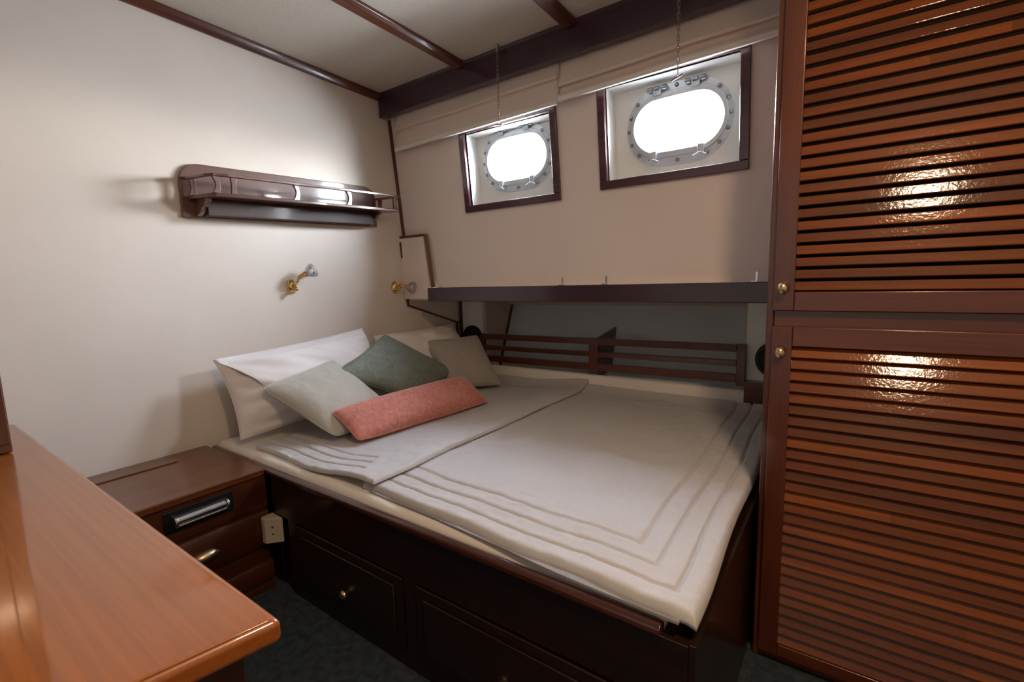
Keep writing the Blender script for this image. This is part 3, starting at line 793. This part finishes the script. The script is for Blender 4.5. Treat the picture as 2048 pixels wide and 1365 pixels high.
# ------------------------------------------------------------------ blinds
def blind(x0, x1, zb, zf, zt, label, seed, yo=0.0):
    """roman blind: flat heading, pleat edge at zf, lower flap to zb with hem bar"""
    r = thing('roman_blind', label, 'blind', ((x0+x1)/2, 1.715, zt), 'folded blinds over the portholes')
    nx = 60; bm = new(); rows = []
    prof = [(1.722, zt), (1.716, zf+0.07), (1.706, zf+0.03), (1.694, zf+0.008), (1.691, zf), (1.695, zf-0.004), (1.708, zf-0.001), (1.714, zf+0.004), (1.713, zf-0.010),
            (1.706, zf-0.030), (1.697, zb+0.018), (1.696, zb+0.006), (1.700, zb+0.003), (1.718, zb+0.012), (1.728, zf), (1.730, zt)]
    for i in range(nx+1):
        t = i/nx; x = x0+(x1-x0)*t
        dz = 0.004*noise.noise((x*3, seed, 0)); dy = 0.003*noise.noise((x*5, seed, 4))
        rows.append([bm.verts.new((x, p[0]+yo+(dy if 2 < k < 13 else 0), p[1]+(dz if 1 < k < 14 else 0)+0.018*(t-0.5)*(0 if k in (0, 15) else 1))) for k, p in enumerate(prof)])
    m = len(prof)
    for a, b in zip(rows, rows[1:]):
        for k in range(m-1): bm.faces.new((a[k], a[k+1], b[k+1], b[k]))
        bm.faces.new((a[m-1], a[0], b[0], b[m-1]))
    bm.faces.new(rows[0]); bm.faces.new(rows[-1])
    obj('fabric', bm, 'blind', r, smooth=True)
    bm = new(); bar(bm, (x0+0.002, 1.698+yo, zb-0.009), (x1-0.002, 1.698+yo, zb+0.009), 0.014, 0.018)
    obj('hem_bar', bm, 'hem', r, bevel=0.003)['label'] = 'white hem bar'
blind(0.068, 1.010, 1.686, 1.777, 1.90, 'cream fabric blind folded up above the left porthole', 1.0)
blind(1.012, 1.800, 1.711, 1.760, 1.90, 'cream fabric blind folded up above the right porthole, next to the wardrobe', 2.0, yo=-0.002)

# ------------------------------------------------------------------ porthole chains
def chain(x, y, ztop, zbot, label, tilt):
    r = thing('hanging_chain', label, 'chain', (x, y, ztop), 'porthole chains hanging from the ceiling')
    bm = new(); n = int((ztop-zbot)/0.0165); L = (ztop-zbot)/n
    for k in range(n):
        c = Vector((x, y, ztop-L*(k+0.5))); a = k*PI/2+0.5
        e = Vector((math.cos(a), math.sin(a), 0))
        pts = [c+e*(0.0042*math.cos(t))+Vector((0, 0, 1))*(L*0.66*math.sin(t)) for t in [2*PI*q/12 for q in range(12)]]
        tube(bm, pts, 0.0012, 5, closed=True)
    obj('links', bm, 'chain', r, smooth=True)
    bm = new(); tube(bm, [(x, y, zbot+0.004), (x+0.001, y, zbot-0.014), (x-0.004, y, zbot-0.026)], 0.0015, 6)
    tube(bm, [(x-0.020, y, zbot-0.026-tilt), (x+0.016, y, zbot-0.026+tilt)], 0.003, 8)
    obj('toggle', bm, 'chain', r, smooth=True)
    bm = new(); lathe(bm, (x, y, zc(y)+0.001), (0, 0, -1), [(0, .010), (.006, .010), (.010, .004), (.022, .003)], 12)
    obj('ceiling_eye', bm, 'chain', r, smooth=True)
chain(0.768, 1.640, 1.940, 1.672, 'thin metal chain with a toggle hanging before the left porthole', -0.004)
chain(1.487, 1.640, 1.940, 1.672, 'thin metal chain with a toggle hanging before the right porthole', 0.006)

# ------------------------------------------------------------------ galleried wall shelf
SL = 0.032
def sz(y, h): return h+SL*(y-0.74)
ws = thing('wall_shelf', 'mahogany wall shelf with an open gallery rail, on the left wall', 'shelf', (0.0, 1.17, 1.27))
pts = []
ya, yb_, r_ = 0.738, 1.600, 0.065
pts += [(ya, 1.268), (yb_, 1.268)]
for k in range(9):
    t = k/8*PI/2; pts.append((yb_-r_+r_*math.cos(t), 1.460-r_+r_*math.sin(t)))
for k in range(9):
    t = PI/2+k/8*PI/2; pts.append((ya+r_+r_*math.cos(t), 1.460-r_+r_*math.sin(t)))
bm = new(); prism(bm, [(y, sz(y, h)) for y, h in pts], 'x', 0.001, 0.016)
obj('back_board', bm, 'shelf', ws, bevel=0.003)
outl = [(0.016, 0.758), (0.118, 0.782), (0.142, 0.800), (0.152, 0.842), (0.152, 1.628), (0.140, 1.640), (0.016, 1.600)]
def loft(bm, outline, h0, h1):
    A = [bm.verts.new((x, y, sz(y, h0))) for x, y in outline]; B = [bm.verts.new((x, y, sz(y, h1))) for x, y in outline]
    bm.faces.new(A); bm.faces.new(B)
    for i in range(len(outline)): j = (i+1) % len(outline); bm.faces.new((A[i], A[j], B[j], B[i]))
bm = new(); loft(bm, outl, 1.330, 1.343)
obj('shelf_board', bm, 'shelf', ws, bevel=0.003)
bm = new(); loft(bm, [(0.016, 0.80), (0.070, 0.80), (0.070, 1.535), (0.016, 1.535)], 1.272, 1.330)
obj('shade_block', bm, 'shelfshade', ws, bevel=0.002)  # filler added under the board to give a shaded underside and cover glare
bm = new()
path = [Vector((x, y, sz(y, 1.404))) for x, y in outl[:6]]+[Vector((0.016, 1.600, sz(1.6, 1.404)))]
for a, b in zip(path, path[1:]):
    dd = (b-a).normalized()*0.005
    bar(bm, a-dd, b+dd, 0.014, 0.010)
obj('gallery_rail', bm, 'shelf', ws, bevel=0.002)
def post(x, y, bend):
    bm = new(); z0, z1 = sz(y, 1.342), sz(y, 1.400); n = 10; rows = []
    for k in range(n+1):
        t = k/n; s = math.sin(PI*t); yy = y+bend*s; w_ = 0.0075+0.004*(1-s)
        z = z0+(z1-z0)*t
        rows.append([(x-0.005, yy-w_, z), (x+0.005, yy-w_, z), (x+0.005, yy+w_, z), (x-0.005, yy+w_, z)])
    V = [[bm.verts.new(p) for p in r] for r in rows]
    for a, b in zip(V, V[1:]):
        for q in range(4): bm.faces.new((a[q], a[(q+1) % 4], b[(q+1) % 4], b[q]))
    bm.faces.new(V[0]); bm.faces.new(V[-1])
    obj('baluster', bm, 'shelf', ws, bevel=0.001)
for x, y, b_ in ((0.140, 0.802, 0.008), (0.146, 0.862, -0.002), (0.146, 1.098, 0.008), (0.146, 1.344, 0.008), (0.146, 1.612, -0.006), (0.040, 0.766, 0.004), (0.040, 1.606, 0)):
    post(x, y, b_)
for y in (0.790, 1.545):
    bm = new()
    pr = [(0.016, 1.331), (0.112, 1.331), (0.108, 1.316), (0.092, 1.312), (0.086, 1.300), (0.066, 1.296), (0.056, 1.284), (0.016, 1.272)]
    prism(bm, [(x, sz(y, h)) for x, h in pr], 'y', y-0.009, y+0.009)
    obj('bracket', bm, 'shelf', ws, bevel=0.002)

# ------------------------------------------------------------------ brass reading lamps
def reading_lamp(y, z, neck, direc, label):
    r = thing('reading_lamp', label, 'lamp', (0.0, y, z), 'brass reading lamps on the wall')
    bm = new(); lathe(bm, (0.0005, y, z), (1, 0, 0), [(0, .021), (.006, .021), (.010, .017), (.016, .015), (.019, .006)], 28, sy=1.55, up=(0, 0, 1))
    obj('wall_plate', bm, 'brass', r, smooth=True)
    bm = new(); n = Vector(neck)
    tube(bm, [(0.014, y, z+0.006), (0.034, y, z+0.010), (0.046, y+0.004, z+0.022), n], [0.006, 0.006, 0.0055, 0.005], 12)
    sphere(bm, (0.036, y, z-0.012), 0.010, seg=14)
    tube(bm, [(0.014, y, z-0.012), (0.036, y, z-0.012)], 0.006, 10)
    obj('arm', bm, 'brass', r, smooth=True)
    d = Vector(direc).normalized()
    bm = new(); lathe(bm, n-d*0.006, d, [(0, .005), (.006, .010), (.030, .011), (.036, .014), (.040, .012)], 20)
    obj('socket', bm, 'brass', r, smooth=True)
    bm = new(); lathe(bm, n+d*0.030, d, [(0, .011), (.008, .015), (.022, .026), (.036, .031), (.044, .031), (.0445, .029), (.036, .0285), (.022, .0235), (.008, .0125), (.002, .009)], 28, cap=False)
    obj('shade', bm, 'lampglass', r, smooth=True)['label'] = 'clear glass bell shade'
    bm = new(); lathe(bm, n+d*0.036, d, [(0, .006), (.010, .010), (.022, .011), (.030, .006), (.032, .001)], 16)
    obj('bulb', bm, 'hem', r, smooth=True)
reading_lamp(1.128, 1.010, (0.052, 1.135, 1.046), (0.25, 0.75, 0.42), 'brass reading lamp with glass shade below the wall shelf')
reading_lamp(1.700, 0.990, (0.052, 1.702, 0.996), (0.80, 0.22, -0.12), 'brass reading lamp with glass shade in the corner by the ledge')

# ------------------------------------------------------------------ nightstand
ns = thing('nightstand', 'low mahogany drawer unit between desk and bed', 'nightstand', (0.21, 0.5, 0))
obj('body', bx(0.004, 0.420, 0.252, 0.732, 0.0, 0.396), 'night', ns)
obj('plinth', bx(0.420, 0.432, 0.256, 0.736, 0.0, 0.022), 'night', ns, bevel=0.002)
bm = new(); box(bm, 0.002, 0.434, 0.250, 0.733, 0.396, 0.419)
obj('top', bm, 'nighttop', ns, bevel=0.005, segs=3)
obj('hatch_strip', bx(0.060, 0.110, 0.27, 0.600, 0.419, 0.4225), 'nighttop', ns, bevel=0.001)
fp = obj('fascia_panel', bx(0.420, 0.427, 0.256, 0.736, 0.286, 0.394), 'night', ns, bevel=0.001)
bm = new(); box(bm, 0.426, 0.430, 0.445, 0.632, 0.318, 0.382)
hb = obj('handle_recess', bm, 'blackplastic', fp, bevel=0.002); hb['label'] = 'black recess plate'
bm = new()
pr = [(0.430, 0.332), (0.440, 0.332), (0.446, 0.337), (0.443, 0.342), (0.448, 0.347), (0.450, 0.353), (0.447, 0.359), (0.440, 0.364), (0.430, 0.366)]
prism(bm, pr, 'y', 0.476, 0.604)
for yy in (0.470, 0.606): lathe(bm, (0.438, yy-0.006 if yy < .5 else yy-0.004, 0.350), (0, 1, 0), [(0, .010), (.003, .018), (.010, .018), (.013, .010)], 16, up=(0, 0, 1))
obj('handle', bm, 'chrome', fp, bevel=0.0015)['label'] = 'chromed ribbed grab handle'
for z0, z1, hz in ((0.152, 0.276, 0.212), (0.030, 0.100, None)):
    bm = new(); prism(bm, [(0.419, z0), (0.430, z0+0.004), (0.436, z0+0.016), (0.436, z1-0.010), (0.430, z1), (0.419, z1)], 'y', 0.262, 0.734)
    d = obj('drawer', bm, 'night', ns, bevel=0.002)
    if hz:
        bm = new(); lathe(bm, (0.437, 0.538, hz), (1, 0, 0), [(0, .040), (.003, .040), (.010, .034), (.016, .022), (.018, .004)], 24, sy=0.42, up=(0, 0, 1))
        obj('pull', bm, 'oldbrass', d, smooth=True)['label'] = 'worn brass shell pull'

# ------------------------------------------------------------------ socket box
sb = thing('socket_box', 'small ivory electrical socket box at the corner of nightstand and bed', 'socket', (0.46, 0.745, 0.19))
bm2 = new(); prism(bm2, [(0.436, 0.708), (0.446, 0.700), (0.462, 0.702), (0.500, 0.744), (0.436, 0.7445)], 'z', 0.176, 0.262)
obj('housing', bm2, 'ivory', sb, bevel=0.003)
bm = new()
for zz in (0.232, 0.208): bar(bm, (0.4765, 0.7175, zz), (0.4805, 0.722, zz), 0.0012, 0.006)
obj('socket_slots', bm, 'bolt', sb)

# ------------------------------------------------------------------ desk
dk = thing('desk', 'glossy orange mahogany desk top in the near left corner', 'desk', (0.8, -0.2, 0))
ye, xe = 0.246, 1.464
def endx(y): return xe+(y-ye)*0.22
bm = new(); ol = [(0.004, ye), (xe, ye), (endx(-0.6), -0.6), (0.004, -0.6)]
prism(bm, ol, 'z', 0.606, 0.636)
obj('top', bm, 'desk', dk, bevel=0.009, segs=4)
bm = new()   # slim raised bead set in from the edges
i_ = 0.022
b1, b2, b3 = (0.004, ye-0.010), (xe-0.012, ye-0.010), (endx(-0.6)-0.012, -0.6)
bar(bm, (b2[0], b2[1], 0.6355), (b3[0], b3[1], 0.6355), 0.010, 0.004)
obj('edge_bead', bm, 'desk', dk, bevel=0.0018)
bm = new(); prism(bm, [(0.004, ye-0.03), (xe-0.035, ye-0.03), (endx(-0.6)-0.035, -0.6), (0.004, -0.6)], 'z', 0.0, 0.606)
obj('body', bm, 'night', dk, bevel=0.003)
cb = thing('desk_cabinet', 'tall dark mahogany cabinet standing on the left end of the desk', 'cabinet', (0.18, -0.1, 0.638))
obj('carcass', bx(0.004, 0.372, -0.6, 0.190, 0.638, 1.60), 'trimz', cb, bevel=0.004)
bm = new(); box(bm, 0.372, 0.380, 0.150, 0.187, 0.66, 1.59)
obj('corner_moulding', bm, 'trimz', cb, bevel=0.003)

# ------------------------------------------------------------------ wardrobe
wd = thing('wardrobe', 'tall mahogany wardrobe with two louvred doors, right of the bed', 'wardrobe', (2.2, 1.6, 0))
WX0, WX1, WY = 1.812, 2.62, 1.300
obj('side_panel', bx(WX0, WX0+0.016, WY-0.004, 2.0, 0.0, zc(1.3)-0.002), 'wardz', wd, bevel=0.004)
obj('side_panel', bx(WX1-0.016, WX1, WY-0.004, 2.0, 0.0, zc(1.3)-0.002), 'wardz', wd, bevel=0.003)
obj('shade_backing', bx(WX0+0.02, WX1-0.02, 1.37, 1.38, 0.02, 1.94), 'void', wd)  # near-black sheet just behind the slats, painted as the shade inside
obj('middle_rail', bx(WX0+0.016, WX1-0.016, WY, WY+0.02, 0.880, 0.922), 'wardx', wd, bevel=0.002)
obj('plinth', bx(WX0+0.016, WX1-0.016, WY+0.006, WY+0.02, 0.0, 0.03), 'wardx', wd, bevel=0.002)
obj('top_rail', bx(WX0+0.016, WX1-0.016, WY, WY+0.02, 1.93, zc(1.3)-0.003), 'wardx', wd, bevel=0.002)

def door(z0, z1, lz0, lz1, tilt, knob, label, W, sw=0.044):
    x0, x1 = WX0+0.014, WX1-0.018
    yf, yk = WY-0.018, WY+0.002
    lx0, lx1 = x0+sw, x1-sw
    d = bpy.data.objects.new('door', None); COL.objects.link(d); d.parent = wd; d['label'] = label; d.empty_display_size = 0.05
    obj('stile', bx(x0, lx0, yf, yk, z0, z1), 'wardz', d, bevel=0.003); obj('stile', bx(lx1, x1, yf, yk, z0, z1), 'wardz', d, bevel=0.003)
    obj('door_rail', bx(lx0, lx1, yf, yk, z0, lz0), 'wardx', d, bevel=0.0025); obj('door_rail', bx(lx0, lx1, yf, yk, lz1, z1), 'wardx', d, bevel=0.0025)
    bm = new()
    pitch = 0.0271; n = int((lz1-lz0)/pitch); pitch = (lz1-lz0)/n
    T = 0.0065
    random.seed(int(z0*1000)+3)
    for k in range(n):
        zc_ = lz0+pitch*(k+0.45)
        # in places a slat is made of two lengths
        cuts = [lx0-0.002, lx1+0.002]
        if random.random() < 0.35: cuts.insert(1, random.uniform(lx0+0.08, lx1-0.2))
        for xa, xb in zip(cuts, cuts[1:]):
            # cross section: rounded bar tilted, lower edge outwards
            pr = []
            rc = 0.0019
            for a, b, ph in ((W/2-rc, T/2-rc, 0), (-W/2+rc, T/2-rc, PI/2), (-W/2+rc, -T/2+rc, PI), (W/2-rc, -T/2+rc, 1.5*PI)):
                for q in range(4):
                    t = PI/2*q/3+ph
                    pr.append((a+rc*math.cos(t), b+rc*math.sin(t)))
            ca, sa = math.cos(tilt), math.sin(tilt)
            P2 = []
            for s_, n_ in pr:   # s along the slat height, n outward (-y)
                y = (yf+yk)/2+0.001 + s_*sa - n_*ca
                z = zc_ + s_*ca + n_*sa
                P2.append((y, z))
            prism(bm, P2, 'x', xa, xb)
    lo = obj('louvre_panel', bm, 'ward', d, smooth=False)
    me = lo.data
    kz = knob
    bm = new(); lathe(bm, (x0+0.022, yf, kz), (0, -1, 0), [(0, .007), (.003, .006), (.008, .005), (.012, .009), (.018, .0115), (.024, .009), (.027, .003)], 20, sy=1.25, up=(0, 0, 1))
    obj('knob', bm, 'oldbrass', d, smooth=True)['label'] = 'oval brass knob'
door(0.922, 1.925, 0.967, 1.875, math.radians(14.5), 0.976, 'upper louvred door', 0.0208)
door(0.030, 0.885, 0.062, 0.838, math.radians(28), 0.824, 'lower louvred door', 0.0266)

# ------------------------------------------------------------------ ceiling lamp (behind the camera)
cl = thing('ceiling_lamp', 'round warm ceiling lamp', 'lamp', (LAMP[0], LAMP[1], 1.9))
bm = new(); lathe(bm, (LAMP[0], LAMP[1], zc(LAMP[1])), (0, 0, -1), [(0, .11), (.025, .11), (.03, .1)], 40)
obj('base', bm, 'brass', cl, smooth=False)
bm = new(); lathe(bm, (LAMP[0], LAMP[1], zc(LAMP[1])-0.03), (0, 0, -1), [(0, .098), (.02, .094), (.04, .078), (.055, .05), (.06, .01)], 40)
obj('globe', bm, 'lampon', cl, smooth=True)
